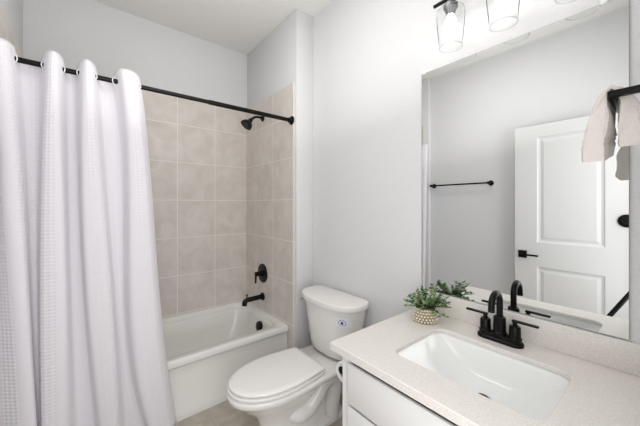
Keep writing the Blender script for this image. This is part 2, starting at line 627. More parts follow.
# ------------------------------------------------------------------ curtain rod and curtain
RY, RZ = 1.862, Z(0.656)
rod = thing('curtain_rod', 'straight black shower curtain rod running across the tub alcove', 'curtain rod', ((XA + XW) / 2, RY, RZ))
bm = bm_new()
tube(bm, [(XA + .004, RY, RZ), (0.62, RY, RZ)], .0125, 20)
tube(bm, [(0.60, RY, RZ), (XW - .004, RY, RZ)], .0150, 20)
obj('bar', bm, M['black'], rod)
for xx, sx in ((XA + .0005, 1), (XW - .0005, -1)):
    bm = bm_new()
    lathe(bm, (xx, RY, RZ), (sx, 0, 0), [(0, .034), (.005, .034), (.010, .030), (.014, .022), (.030, .0195), (.032, .0155)], 32)
    obj('end_flange', bm, M['black'], rod)

def catmull(P, n):
    out = []
    for i in range(len(P) - 1):
        p0 = P[max(i - 1, 0)]; p1 = P[i]; p2 = P[i + 1]; p3 = P[min(i + 2, len(P) - 1)]
        for k in range(n):
            u = k / n
            out.append(tuple(0.5 * (2 * b + (c - a) * u + (2 * a - 5 * b + 4 * c - d) * u * u + (3 * b - a - 3 * c + d) * u ** 3)
                             for a, b, c, d in zip(p0, p1, p2, p3)))
    out.append(tuple(P[-1]))
    return out

FOLDS = [   # height from the lens, then (x, depth from the rod line) along the cloth
    (0.70, [(-0.318, 0.034), (-0.315, -0.05), (-0.275, -0.05), (-0.244, 0.034), (-0.181, 0.034), (-0.14, -0.05), (-0.112, -0.05), (-0.081, 0.034), (-0.051, 0.034), (-0.015, -0.05), (0.008, -0.05), (0.045, 0.034), (0.091, 0.034), (0.134, -0.05), (0.182, -0.05), (0.226, 0.014)]),
    (0.23, [(-0.318, 0.031), (-0.291, -0.047), (-0.241, -0.047), (-0.22, 0.031), (-0.183, 0.031), (-0.156, -0.047), (-0.102, -0.047), (-0.077, 0.031), (-0.043, 0.031), (-0.019, -0.047), (0.039, -0.047), (0.074, 0.031), (0.139, 0.031), (0.172, -0.047), (0.236, -0.047), (0.273, 0.013)]),
    (-0.38, [(-0.318, 0.028), (-0.255, -0.044), (-0.21, -0.044), (-0.203, 0.028), (-0.18, 0.028), (-0.162, -0.044), (-0.087, -0.044), (-0.065, 0.028), (-0.023, 0.028), (0.0, -0.044), (0.079, -0.044), (0.107, 0.028), (0.147, 0.028), (0.181, -0.044), (0.273, -0.044), (0.311, 0.011)]),
    (-1.12, [(-0.305, 0.024), (-0.218, -0.04), (-0.176, -0.04), (-0.174, 0.014), (-0.166, 0.014), (-0.155, -0.04), (-0.08, -0.04), (-0.038, 0.024), (0.024, 0.024), (0.054, -0.04), (0.115, -0.04), (0.155, 0.024), (0.214, 0.024), (0.248, -0.04), (0.34, -0.04), (0.381, 0.01)]),
]
NS = 12
rowsC = [(Z(z), catmull(p, NS)) for z, p in FOLDS]
NC = len(rowsC[0][1])
NR = 80
CT, CB = RZ + 0.022, 0.055
def along(z, vals):
    """Cubic through the four measured heights (Lagrange)."""
    zs = [q[0] for q in rowsC]
    t = 0.0
    for i in range(4):
        l = 1.0
        for j in range(4):
            if j != i:
                l *= (z - zs[j]) / (zs[i] - zs[j])
        t += l * vals[i]
    return t
bm = bm_new()
uvl = bm.loops.layers.uv.new('UVMap')
grid = []
mid = rowsC[1][1]
arc = [0.0]
for i in range(1, NC):
    arc.append(arc[-1] + sqrt((mid[i][0] - mid[i - 1][0]) ** 2 + (mid[i][1] - mid[i - 1][1]) ** 2))
for j in range(NR + 1):
    z = CT + (CB - CT) * j / NR
    f = min(max((RZ - z) / (RZ - CB), 0.0), 1.0)
    base = RY + (1.832 - RY) * f
    row = []
    for i in range(NC):
        x = along(min(z, RZ + .05), [q[1][i][0] for q in rowsC])
        y = along(min(z, RZ + .05), [q[1][i][1] for q in rowsC])
        y += 0.003 * sin(i * 0.21 + 5 * f) * f
        yt = rowsC[0][1][i][1]
        lift = 0.034 * min(1.0, max(0.0, (-yt + .026) / 0.026)) * max(0.0, 1 - 1.5 * j / NR) ** 6      # front folds stand proud of the sagging header behind
        row.append(bm.verts.new((max(x, -.318), base + y, z + lift)))
    grid.append(row)
for j in range(NR):
    for i in range(NC - 1):
        fc = bm.faces.new((grid[j][i], grid[j + 1][i], grid[j + 1][i + 1], grid[j][i + 1]))
        for l, (a, b) in zip(fc.loops, ((j, i), (j + 1, i), (j + 1, i + 1), (j, i + 1))):
            l[uvl].uv = (arc[b], -(CB - CT) * a / NR)
cur = thing('shower_curtain', 'white waffle weave shower curtain gathered at the left of the rod', 'shower curtain', (0.0, RY, CB))
co = obj('cloth', bm, M['curtain'], cur, angle=180)
sm = co.modifiers.new('thickness', 'SOLIDIFY')
sm.thickness = 0.0018
sm.offset = 0.0
# grommet rings where the cloth crosses the rod
for k_, gx in enumerate([-0.258, -0.157, -0.098, -0.031, 0.024, 0.111, 0.215]):
    ax = Vector((0.75, 0.66 if k_ % 2 == 0 else -0.66, 0)).normalized()
    bm = bm_new()
    ring_torus(bm, (gx, RY, RZ - 0.001), ax, 0.0175, 0.0022)
    obj('grommet', bm, M['plastic'], cur)

# ------------------------------------------------------------------ toilet
TY = 1.425
toi = thing('toilet', 'white two piece toilet with closed lid between tub and vanity', 'toilet', (1.05, TY, 0))

def egg(z, tip, xw, back, hw, hb, n=28, p=2.0, r=0.03, yc=TY):
    """Outline with a rounded front at x=tip, widest (hw) at xw, and a straight back edge at x=back of half width hb."""
    pts = []
    for k in range(n + 1):                                    # front, from the -y side around the tip to the +y side
        a = -pi / 2 + pi * k / n
        c, s = abs(cos(a)), sin(a)
        pts.append(Vector((xw - (xw - tip) * c ** (2.0 / p), yc + hw * (1 if s > 0 else -1) * abs(s) ** (2.0 / 2.15), z)))
    m = 8
    side = []
    for k in range(1, m + 1):
        u = k / m
        side.append((xw + (back - r - xw) * u, hw + (hb - hw) * (u ** 1.7)))
    for k in range(1, 5):
        a = pi / 2 * k / 4
        side.append((back - r + r * sin(a), hb - r * (1 - cos(a))))
    for x, h in side:
        pts.append(Vector((x, yc + h, z)))
    for x, h in reversed(side):
        pts.append(Vector((x, yc - h, z)))
    return pts

SEAT_Z = Z(-0.938)                                            # top of the lid
RIM_Z = SEAT_Z - 0.046
# bowl and pedestal
bm = bm_new()
rings = [
    egg(0.0, .735, .86, 1.27, .100, .060, p=2.4),
    egg(0.02, .730, .86, 1.27, .104, .062, p=2.4),
    egg(0.05, .735, .86, 1.265, .096, .050, p=2.3),
    egg(0.12, .735, .86, 1.25, .088, .036, p=2.2),
    egg(0.18, .710, .86, 1.24, .096, .036, p=2.1),
    egg(0.23, .660, .85, 1.24, .126, .046),
    egg(0.27, .612, .845, 1.25, .153, .075),
    egg(0.305, .580, .84, 1.30, .174, .135),
    egg(RIM_Z - .030, .560, .84, 1.34, .184, .165),
    egg(RIM_Z - .008, .556, .84, 1.345, .187, .172),
    egg(RIM_Z, .562, .84, 1.34, .182, .168),
]
loft(bm, rings)
obj('bowl', bm, M['porcelain'], toi, angle=60)
# sculpted trapway on both flanks
for s in (-1, 1):
    bm = bm_new()
    yy = TY + s * 0.078
    P = [(.86, yy - s * .03, .16), (.93, yy, .135), (1.00, yy, .14), (1.06, yy + s * .004, .19), (1.11, yy + s * .006, .245), (1.165, yy + s * .006, .262),
         (1.205, yy + s * .004, .225), (1.205, yy, .16), (1.19, yy, .09), (1.185, yy, .01)]
    P = catmull(P, 5)
    tube(bm, P, [0.046 if i > 6 else 0.030 + 0.016 * i / 6 for i in range(len(P))], 18)
    obj('trapway', bm, M['porcelain'], toi, angle=60)
# foot flange with bolt caps
bm = bm_new()
rings = [egg(0.0, .80, .95, 1.28, .125, .115, p=2.2), egg(0.025, .80, .95, 1.28, .125, .115, p=2.2), egg(0.035, .81, .95, 1.275, .112, .105, p=2.2)]
loft(bm, rings)
obj('foot', bm, M['porcelain'], toi, angle=50)
for s in (-1, 1):
    bm = bm_new()
    lathe(bm, (1.03, TY + s * .112, .027), (0, 0, 1), [(0, .014), (.010, .013), (.016, .009), (.018, 0)], 20)
    obj('bolt_cap', bm, M['seat'], toi)
# seat ring and lid
bm = bm_new()
zs0 = RIM_Z + .007
rings = [egg(zs0, .566, .835, 1.072, .180, .155, r=.02), egg(zs0 + .004, .560, .835, 1.076, .185, .160, r=.02),
         egg(zs0 + .012, .560, .835, 1.076, .185, .160, r=.02), egg(zs0 + .016, .568, .835, 1.072, .178, .154, r=.02)]
loft(bm, rings)
obj('seat', bm, M['seat'], toi, angle=45)
bm = bm_new()
zl0 = SEAT_Z - .0168
rings = [egg(zl0, .574, .835, 1.070, .176, .152, r=.02), egg(zl0 + .003, .567, .835, 1.074, .182, .158, r=.02),
         egg(zl0 + .010, .567, .835, 1.074, .182, .158, r=.02), egg(zl0 + .0145, .574, .835, 1.070, .176, .152, r=.02),
         egg(zl0 + .0168, .600, .835, 1.050, .155, .134, r=.02)]
loft(bm, rings)
obj('lid', bm, M['seat'], toi, angle=45)
for s in (-1, 1):
    bm = bm_new()
    tube(bm, [(1.082, TY + s * .075 - .022, RIM_Z + .016), (1.082, TY + s * .075 + .022, RIM_Z + .016)], .014, 18)
    obj('hinge', bm, M['seat'], toi)

# tank
TKB = 1.382                                                   # back of the tank
def dshape(z, hw, side, bulge, yc=TY + 0.013, xb=TKB, r=.055, n=40):
    """D outline: straight back at xb with soft corners, sides of length 'side', front bowed out by 'bulge'."""
    pts = []
    for k in range(n + 1):
        a = -pi / 2 + pi * k / n
        c, s = abs(cos(a)), sin(a)
        pts.append(Vector((xb - side - bulge * c ** 0.80, yc + hw * (1 if s > 0 else -1) * abs(s) ** 0.80, z)))
    rx, ry = min(side * .9, .085), r
    for k in range(0, 7):
        a = pi / 2 * k / 6
        pts.append(Vector((xb - rx + rx * sin(a), yc + hw - ry * (1 - cos(a)), z)))
    for k in range(6, -1, -1):
        a = pi / 2 * k / 6
        pts.append(Vector((xb - rx + rx * sin(a), yc - hw + ry * (1 - cos(a)), z)))
    return pts
LID_Z = Z(-0.602)
TB_Z = RIM_Z + 0.002
def tank_dims(z):
    u = (z - TB_Z) / (LID_Z - .04 - TB_Z)
    return (.182 + .060 * u, .085 + .015 * u, .118 + .018 * u)
bm = bm_new()
rings = [dshape(TB_Z, .135, .075, .085), dshape(TB_Z + .008, .160, .080, .105)]
for k in range(8):
    z = TB_Z + .03 + (LID_Z - .041 - TB_Z - .03) * k / 7
    rings.append(dshape(z, *tank_dims(z)))
loft(bm, rings)
obj('tank', bm, M['porcelain'], toi, angle=50)
bm = bm_new()
rings = [dshape(LID_Z - .040, .250, .102, .138), dshape(LID_Z - .036, .262, .105, .146), dshape(LID_Z - .012, .264, .106, .148),
         dshape(LID_Z - .003, .260, .104, .145, xb=TKB - .002), dshape(LID_Z, .248, .100, .134, xb=TKB - .008)]
loft(bm, rings)
obj('tank_lid', bm, M['porcelain'], toi, angle=60)
# flush lever on the tank's left flank
bm = bm_new()
yl = TY + .013 + .236
lathe(bm, (TKB - .13, yl - .006, LID_Z - .066), (-.25, 1, 0), [(0, .013), (.010, .013), (.016, .010)], 20)
tube(bm, [(TKB - .134, yl + .010, LID_Z - .066), (TKB - .155, yl + .012, LID_Z - .067), (TKB - .195, yl + .006, LID_Z - .070)], [.006, .007, .006], 12)
fl = obj('flush_lever', bm, M['chrome'], toi)
fl['label'] = 'chrome flush lever'

# round blue and white drop sticker on the tank front
def tank_surface(s, z, off):
    """Point on the tank front: s is the lateral coordinate (y from the tank's centre)."""
    hw, side, bulge = tank_dims(z)
    q = min(abs(s) / hw, 0.999)
    sn = q ** (1 / 0.80)
    c = sqrt(max(0, 1 - sn * sn))
    e = 1e-3
    def xx(sv):
        qq = min(abs(sv) / hw, 0.999); k = qq ** (1 / 0.80)
        return TKB - side - bulge * sqrt(max(0, 1 - k * k)) ** 0.80
    x = xx(s)
    dx = (xx(s + e) - xx(s - e)) / (2 * e)
    n = Vector((-1, dx, 0)).normalized()
    return Vector((x, TY + .013 + s, z)) + n * off
def decal(name, outline, mat, parent, off, hole=None):
    """outline: (s, z) points around; filled as a fan (or as a band between outline and hole)."""
    bm = bm_new()
    if hole:
        a = [bm.verts.new(tank_surface(s, z, off)) for s, z in outline]
        b = [bm.verts.new(tank_surface(s, z, off)) for s, z in hole]
        for i in range(len(a)):
            j = (i + 1) % len(a)
            bm.faces.new((a[i], a[j], b[j], b[i]))
    else:
        cs = sum(p[0] for p in outline) / len(outline); cz = sum(p[1] for p in outline) / len(outline)
        rows = []
        for f in (1.0, .75, .5, .25):
            rows.append([bm.verts.new(tank_surface(cs + (s - cs) * f, cz + (z - cz) * f, off)) for s, z in outline])
        c = bm.verts.new(tank_surface(cs, cz, off))
        n = len(outline)
        for r0, r1 in zip(rows[:-1], rows[1:]):
            for i in range(n):
                bm.faces.new((r0[i], r0[(i + 1) % n], r1[(i + 1) % n], r1[i]))
        for i in range(n):
            bm.faces.new((rows[-1][i], rows[-1][(i + 1) % n], c))
    return obj(name, bm, mat, parent, recalc=True)
SS, SZ = -.182, LID_Z - .110
sq = []
for (a, b) in ((-1, -1), (1, -1), (1, 1), (-1, 1)):
    sq.append((a, b))
outl = []
for i in range(4):
    a, b = sq[i], sq[(i + 1) % 4]
    for k in range(6):
        outl.append((SS + .037 * (a[0] + (b[0] - a[0]) * k / 6), SZ + .034 * (a[1] + (b[1] - a[1]) * k / 6)))
st = decal('sticker', outl, M['sticker'], toi, .0012)
st['label'] = 'white sticker with a blue ring and dark water drop'
circ = lambda r: [(SS + r * cos(2 * pi * k / 32), SZ + r * sin(2 * pi * k / 32)) for k in range(32)]
decal('printed_ring', circ(.0190), M['sticker_blue'], st, .0017, circ(.0165))
drop = []
for k in range(28):
    a = 2 * pi * k / 28
    rr = .0070
    x, z = rr * sin(a), -rr * cos(a) - .003
    if z > -.003:
        u = min((z + .003) / rr, 1)
        x *= (1 - u) ** 0.35
        z = -.003 + u * .0125
    drop.append((SS + x, SZ + z))
decal('printed_drop', drop, M['sticker_dark'], st, .0020)

# ------------------------------------------------------------------ vanity
CT_Z = Z(-0.555)
CT_X0, CT_Y1 = 0.763, 0.876
van = thing('vanity_cabinet', 'white vanity cabinet with flat drawer fronts under the pale counter', 'cabinet', (1.10, 0.40, 0))
CX, CY0, CY1 = 0.800, YE + .001, 0.842
bm = bm_new()
cz1 = CT_Z - .030
box(bm, CX, XM - .001, CY1 - .018, CY1, 0, cz1, .001, 1)          # side panels
box(bm, CX, XM - .001, CY0, CY0 + .018, 0, cz1, .001, 1)
box(bm, CX + .05, XM - .001, CY0 + .018, CY1 - .018, 0.09, 0.108)   # floor of the cabinet
box(bm, CX + .06, CX + .075, CY0 + .018, CY1 - .018, 0, .09)       # toe kick
box(bm, XM - .012, XM - .001, CY0 + .018, CY1 - .018, .108, cz1)    # back
box(bm, CX, CX + .018, CY1 - .046, CY1 - .018, .09, cz1)            # face stiles and rails
box(bm, CX, CX + .018, CY0 + .018, CY0 + .040, .09, cz1)
box(bm, CX + .045, CX + .060, CY0 + .018, CY1 - .018, cz1 - .060, cz1)
obj('carcass', bm, M['cabinet'], van, smooth=False)
dz = [cz1 - .032, Z(-.785), Z(-.785) - .215, .10]
for a, b in zip(dz[:-1], dz[1:]):
    bm = bm_new()
    box(bm, CX - .012, CX - .0005, CY0 + .010, CY1 - .040, b + .010, a, .0025, 2)
    obj('drawer_front', bm, M['cabinet'], van)

# counter with a rounded rectangular cut-out
SX0, SX1, SY0, SY1, SR = 0.895, 1.236, 0.205, 0.672, 0.045
def annulus(bm, outer, inner, flip=False):
    """Fill between two rings of equal length (already aligned by direction)."""
    a = [bm.verts.new(p) for p in outer]
    b = [bm.verts.new(p) for p in inner]
    n = len(a)
    for i in range(n):
        j = (i + 1) % n
        bm.faces.new((a[i], a[j], b[j], b[i]))
    return a, b
bm = bm_new()
N8 = 8
zt, zb = CT_Z, CT_Z - .030
CO = (CT_X0, XM - .0008, YE + .0008, CT_Y1)
rr = [
    rrect(SX0, SX1, SY0, SY1, SR, zt - .016, N8),
    rrect(SX0, SX1, SY0, SY1, SR, zt - .003, N8),
    rrect(SX0 - .002, SX1 + .002, SY0 - .002, SY1 + .002, SR + .002, zt, N8),
    rrect(CO[0] + .002, CO[1], CO[2], CO[3] - .002, .002, zt, N8),
    rrect(CO[0], CO[1], CO[2], CO[3], .002, zt - .002, N8),
    rrect(CO[0], CO[1], CO[2], CO[3], .002, zb, N8),
    rrect(CO[0] + .060, CO[1] - .02, CO[2] + .03, CO[3] - .055, .002, zb, N8),
    rrect(CO[0] + .061, CO[1] - .021, CO[2] + .031, CO[3] - .056, .002, zt - .016, N8),
]
loft(bm, rr + [rr[0]], False, False)
bmesh.ops.remove_doubles(bm, verts=bm.verts, dist=1e-6)
ct = tag(obj('countertop', bm, M['quartz'], origin=(1.10, .40, zb), angle=25),
         'pale speckled quartz countertop with a sink cut-out, on the white vanity', 'countertop')
bm = bm_new()
box(bm, XM - .021, XM - .0008, YE + .0012, CT_Y1 - .0005, CT_Z + .0004, Z(-.4525), .002, 2)
tag(obj('backsplash', bm, M['quartz'], origin=(XM - .01, .4, CT_Z)), 'low speckled quartz backsplash strip standing behind the faucet under the mirror', 'backsplash')

# undermount basin: a rounded tray whose ends ramp gently to the drain
sink = thing('sink', 'white rectangular undermount sink set into the pale countertop', 'sink', ((SX0 + SX1) / 2, (SY0 + SY1) / 2, CT_Z - .16))
DR = Vector((1.109, 0.434, 0))
bm = bm_new()
e = .006
zr = zt - .0165
def sring(x0, x1, y0, y1, r, z):
    return rrect(x0, x1, y0, y1, r, z, N8)
BZ = zr - .128
rings = [
    sring(SX0 - .03, SX1 + .03, SY0 - .03, SY1 + .03, SR + .03, zr - .012),
    sring(SX0 - .03, SX1 + .03, SY0 - .03, SY1 + .03, SR + .03, zr),
    sring(SX0 - e, SX1 + e, SY0 - e, SY1 + e, SR + e, zr),
    sring(SX0 - e + .003, SX1 + e - .003, SY0 - e + .004, SY1 + e - .004, SR + e, zr - .004),
    sring(SX0 + .001, SX1 - .002, SY0 + .016, SY1 - .016, SR, zr - .020),
    sring(SX0 + .008, SX1 - .008, SY0 + .055, SY1 - .055, SR, zr - .055),
    sring(SX0 + .016, SX1 - .015, SY0 + .100, SY1 - .100, SR, zr - .092),
    sring(SX0 + .028, SX1 - .026, SY0 + .130, SY1 - .130, SR, zr - .108),
    sring(SX0 + .050, SX1 - .045, SY0 + .155, SY1 - .155, SR, zr - .118),
    sring(SX0 + .10, SX1 - .080, SY0 + .185, SY1 - .185, .03, zr - .124),
    sring(DR.x - .029, DR.x + .029, DR.y - .029, DR.y + .029, .02895, BZ),
    sring(DR.x - .027, DR.x + .027, DR.y - .027, DR.y + .027, .02695, BZ - .02),
]
loft(bm, rings, False, True)
so = obj('basin', bm, M['basin'], sink, angle=60)
bm = bm_new()
lathe(bm, (DR.x, DR.y, BZ - .019), (0, 0, 1), [(0, .026), (.014, .0265), (.0145, .0255)], 28)
obj('drain_collar', bm, M['black'], sink)
bm = bm_new()
lathe(bm, (DR.x, DR.y, BZ - .006), (0, 0, 1), [(0, .010), (.008, .0195), (.012, .0195), (.014, .016), (.015, 0)], 28)
obj('stopper', bm, M['black'], sink)

# ------------------------------------------------------------------ faucet
FX, FY = 1.312, 0.447
fz = CT_Z + .0004
fa = thing('faucet', 'matte black two handle faucet with arched spout behind the sink', 'faucet', (FX, FY, fz))
bm = bm_new()
rings = []
for (z, d) in ((0, 0), (.010, 0), (.014, .003), (.016, .008), (.024, .008), (.027, .012)):
    rings.append(rrect(FX - .031 + d, FX + .031 - d, FY - .084 + d, FY + .084 - d, .0308 - d, fz + z, 10))
loft(bm, rings)
obj('base_plate', bm, M['black'], fa)
for s in (-1, 1):
    bm = bm_new()
    yy = FY + s * .054
    lathe(bm, (FX, yy, fz + .024), (0, 0, 1), [(0, .024), (.006, .024), (.009, .0205), (.048, .0195), (.052, .017)], 32)
    h = obj('handle', bm, M['black'], fa)
    bm = bm_new()
    tube(bm, [(FX, yy, fz + .074), (FX, yy, fz + .094)], .0085, 16)
    bm2 = bm
    box(bm2, FX - .008, FX + .008, min(yy - s * .010, yy + s * .078), max(yy - s * .010, yy + s * .078), fz + .091, fz + .099, .0025, 2)
    obj('lever', bm2, M['black'], h)
bm = bm_new()
lathe(bm, (FX, FY, fz + .024), (0, 0, 1), [(0, .027), (.010, .027), (.014, .0235), (.072, .0220), (.077, .0160)], 32)
obj('spout_collar', bm, M['black'], fa)
bm = bm_new()
P = [(FX, FY, fz + .07), (FX, FY, fz + .12), (FX, FY, fz + .158)]
Rg = .042
for k in range(1, 15):
    a = pi * k / 14 * 1.02
    P.append((FX - Rg + Rg * cos(a), FY, fz + .158 + Rg * sin(a)))
P.append((P[-1][0] - .001, FY, P[-1][2] - .018))
tube(bm, P, .0120, 24)
obj('spout', bm, M['black'], fa)
bm = bm_new()
lathe(bm, P[-1], (0, 0, -1), [(-.004, .0125), (.002, .0125), (.003, .010)], 24)
obj('aerator', bm, M['blackrub'], fa)

# ------------------------------------------------------------------ potted plant on the counter
PX, PY = 1.262, 0.752
pz = CT_Z + .0004
pl = thing('potted_plant', 'small leafy green plant in a cream woven pot on the counter corner', 'plant', (PX, PY, pz))
bm = bm_new()
lathe(bm, (PX, PY, pz), (0, 0, 1), [(0, .050), (.004, .055), (.022, .0555), (.045, .050), (.062, .044), (.066, .043), (.066, .038), (.045, .040)], 40, True, True)
po = obj('pot', bm, M['potgap'], pl)
bm = bm_new()
prof = lambda h: .0555 - .0125 * max(0, (h - .022) / .044) ** 1.0 if h > .022 else .0535 + .002 * (h / .022)
for r_ in range(5):
    h = .008 + r_ * .0125
    n = 24
    for k in range(n):
        a = 2 * pi * (k + .5 * (r_ % 2)) / n
        c = Vector((PX + prof(h) * cos(a), PY + prof(h) * sin(a), pz + h))
        bmesh.ops.create_icosphere(bm, subdivisions=1, radius=.0066, matrix=Matrix.Translation(c))
obj('woven_knots', bm, M['pot'], po)
bm = bm_new()
lathe(bm, (PX, PY, pz + .050), (0, 0, 1), [(0, .039), (.006, .036), (.010, .02), (.011, 0)], 24)
obj('moss', bm, M['soil'], pl)

def leaf(bm, c, d, up, L, W):
    d = d.normalized()
    s = d.cross(up)
    if s.length < 1e-3:
        s = d.cross(Vector((1, 0, 0)))
    s.normalize()
    n = s.cross(d).normalized()
    prev = None
    for u, wd in ((0, .12), (.25, .75), (.5, 1.0), (.75, .8), (1, .1)):
        cpt = c + d * L * u - n * L * .18 * u * u
        cur = [bm.verts.new(cpt + s * W * wd * q + n * abs(q) * W * .35 * wd) for q in (-1, 0, 1)]
        if prev:
            for k in range(2):
                bm.faces.new((prev[k], prev[k + 1], cur[k + 1], cur[k]))
        prev = cur
rnd = random.Random(21)
bml, bms = bm_new(), bm_new()
for q in range(40):
    az = rnd.uniform(0, 2 * pi)
    tilt = rnd.uniform(0.15, 1.35)
    ln = rnd.uniform(.075, .112) * (1.0 if tilt > .6 else .92)
    o0 = Vector((PX + .018 * cos(az), PY + .018 * sin(az), pz + .058))
    dirv = Vector((sin(tilt) * cos(az), sin(tilt) * sin(az), cos(tilt)))
    pts = []
    for k in range(6):
        u = k / 5
        p = o0 + dirv * ln * u + Vector((0, 0, -.028 * u * u * sin(tilt)))
        p.x = min(p.x, XM - .030)
        pts.append(p)
    tube(bms, pts, [.0014, .0013, .0012, .0011, .001, .0008], 5)
    for k in range(1, 6):
        for sgn in (-1, 1):
            a = rnd.uniform(0, 2 * pi)
            side = Vector((cos(a), sin(a), rnd.uniform(-.2, .5)))
            dd = (side * .9 + dirv * .6)
            ll = rnd.uniform(.015, .023)
            if pts[k].x + dd.normalized().x * ll > XM - .024:
                continue
            leaf(bml, pts[k], dd, Vector((0, 0, 1)), ll, ll * .34)
    leaf(bml, pts[-1], dirv, Vector((0, 1, .2)), .019, .006) if pts[-1].x < XM - .05 else None
obj('stems', bms, M['stem'], pl)
obj('leaves', bml, M['leaf'], pl, angle=180, recalc=False)

# ------------------------------------------------------------------ mirror
MY0, MY1, MZ0, MZ1 = 0.090, 0.851, Z(-.4485), Z(.702)
mi = thing('mirror', 'large frameless rectangular wall mirror above the vanity backsplash', 'mirror', (XM, (MY0 + MY1) / 2, MZ0))
bm = bm_new()
box(bm, XM - .0060, XM - .0005, MY0, MY1, MZ0, MZ1)
obj('glass_edge', bm, M['mirror_edge'], mi, smooth=False)
bm = bm_new()
box(bm, XM - .0066, XM - .0061, MY0 + .0012, MY1 - .0012, MZ0 + .0012, MZ1 - .0012)
obj('silvered_glass', bm, M['mirror'], mi, smooth=False)
for yy in (.835, .150):
    bm = bm_new()
    lathe(bm, (XM - .0005, yy, MZ1 + .004), (-1, 0, 0), [(0, .010), (.008, .0105), (.011, .008), (.012, 0)], 20)
    obj('mirror_clip', bm, M['plastic'], mi)

# ------------------------------------------------------------------ vanity light: bar with three glass shades
LX, LZ = 1.320, Z(.738)
vl = thing('vanity_light', 'black three bulb vanity light bar with clear glass shades above the mirror', 'wall light', (XM, .436, Z(.967)))
bm = bm_new()
box(bm, XM - .022, XM - .0005, .33, .545, Z(.985), Z(1.10), .004, 2)
obj('wall_plate', bm, M['black'], vl)
bm = bm_new()
tube(bm, [(LX, .738, Z(.972)), (LX, .136, Z(.972))], .0085, 14)
obj('cross_bar', bm, M['black'], vl)
for yy in (.39, .485):
    bm = bm_new()
    tube(bm, [(XM - .015, yy, Z(1.02)), (LX + .03, yy, Z(1.01)), (LX, yy, Z(.972))], .007, 12)
    obj('bracket', bm, M['black'], vl)
for yy in (.655, .437, .219):
    bm = bm_new()
    lathe(bm, (LX, yy, Z(.972)), (0, 0, -1), [(0, .008), (.018, .009), (.022, .014)], 20)
    so_ = obj('socket_stem', bm, M['black'], vl)
    bm = bm_new()
    lathe(bm, (LX, yy, Z(.952)), (0, 0, -1), [(0, .012), (.004, .024), (.012, .031), (.030, .0315), (.040, .024), (.060, .018), (.062, .016)], 28)
    cap = obj('socket_cap', bm, M['nickel'], vl)
    cap['label'] = 'grey metal socket cap'
    # tumbler shaped shade, wider at its shoulder than at its open foot
    bm = bm_new()
    outer = [(.930, .032), (.926, .046), (.912, .058), (.885, .0625), (.84, .060), (.79, .0545), (.740, .0500), (.738, .0505)]
    prof_ = [(LZ - LZ + Z(z) - LZ, r) for z, r in outer]
    inner = [(d + .0005, r - .0022) for d, r in reversed(prof_[:-1])]
    lathe(bm, (LX, yy, LZ), (0, 0, 1), prof_ + [(0.0, .0478)] + inner, 40, False, False)
    ring_torus(bm, (LX, yy, LZ + .001), (0, 0, 1), .0492, .0024, 40, 8)
    obj('glass_shade', bm, M['glass'], vl, angle=60)
    bm = bm_new()
    lathe(bm, (LX, yy, Z(.893)), (0, 0, -1), [(0, .014), (.012, .016), (.030, .026), (.050, .030), (.066, .027), (.077, .016), (.081, 0)], 28)
    obj('bulb', bm, M['bulb'], vl, angle=180)

# ------------------------------------------------------------------ hand towel and its holder on the wall at the vanity's right end
HX, HZ = 0.965, Z(.262)
th = thing('towel_holder', 'black wall mounted towel arm at the right edge above the counter', 'towel holder', (HX, YE, HZ))
bm = bm_new()
lathe(bm, (HX, YE + .0005, HZ), (0, 1, 0), [(0, .027), (.006, .027), (.009, .020)], 28)
obj('wall_flange', bm, M['black'], th)
bm = bm_new()
box(bm, HX - .008, HX + .008, YE + .006, .098, HZ - .008, HZ + .008, .002, 2)
obj('arm', bm, M['black'], th)
bm = bm_new()
box(bm, HX - .006, HX + .175, .082, .098, HZ - .008, HZ + .008, .002, 2)
obj('hanging_bar', bm, M['black'], th)

# folded hand towel: an inverted U over the hanging bar, thick and bulging on both sides
def towel_mesh():
    bm = bm_new()
    x0, x1 = HX + .012, HX + .160
    yc = .090
    # centre line of the cloth in the YZ plane: left leg bottom -> over the bar -> right leg bottom
    path = [(yc + .035, -.174, .050), (yc + .035, -.170, .051), (yc + .034, -.160, .050), (yc + .033, -.138, .053), (yc + .0325, -.130, .047), (yc + .032, -.121, .053), (yc + .031, -.112, .048),
            (yc + .030, -.104, .053), (yc + .029, -.080, .052), (yc + .0265, -.045, .046), (yc + .0225, -.012, .030), (yc + .014, .013, .016), (yc, .0225, .012), (yc - .014, .013, .016),
            (yc - .0225, -.012, .030), (yc - .0265, -.045, .046), (yc - .028, -.080, .052), (yc - .029, -.092, .047), (yc - .030, -.102, .053), (yc - .031, -.112, .048), (yc - .032, -.132, .051), (yc - .0325, -.142, .048)]
    n = len(path)
    secs = []
    M_ = 15
    for j in range(M_):
        u = j / (M_ - 1)
        x = x0 + (x1 - x0) * u
        edge = sin(pi * min(max(u, 0.0), 1.0)) ** 0.25 if 0 < u < 1 else 0.45
        ring_o, ring_i = [], []
        for i, (y, z, h) in enumerate(path):
            a = path[max(i - 1, 0)]; b = path[min(i + 1, n - 1)]
            t_ = Vector((0, b[0] - a[0], b[1] - a[1])).normalized()
            nr = Vector((0, -t_.z, t_.y))                # outward side of the U is -nr here; sign handled by ring order
            wob = .003 * sin(5 * u + z * 40)
            c = Vector((x + .004 * sin(z * 60 + 2), y + wob, HZ + z - (y - yc) * (.55 * min(1, max(0, (-z - .06) / .06))) * (1 if y < yc else -1) + .030 * u * min(1, max(0, (-z - .03) / .10))))
            ring_o.append(c + nr * h * .5 * (0.55 + .45 * edge))
            ring_i.append(c - nr * h * .5 * (0.55 + .45 * edge))
        secs.append(ring_o + list(reversed(ring_i)))
    loft(bm, secs, True, True)
    return bm
bm = towel_mesh()
tag(obj('hand_towel', bm, M['towel'], origin=(HX + .08, .09, HZ - .17), angle=55), 'thick beige hand towel draped over the black arm in front of the mirror', 'towel')

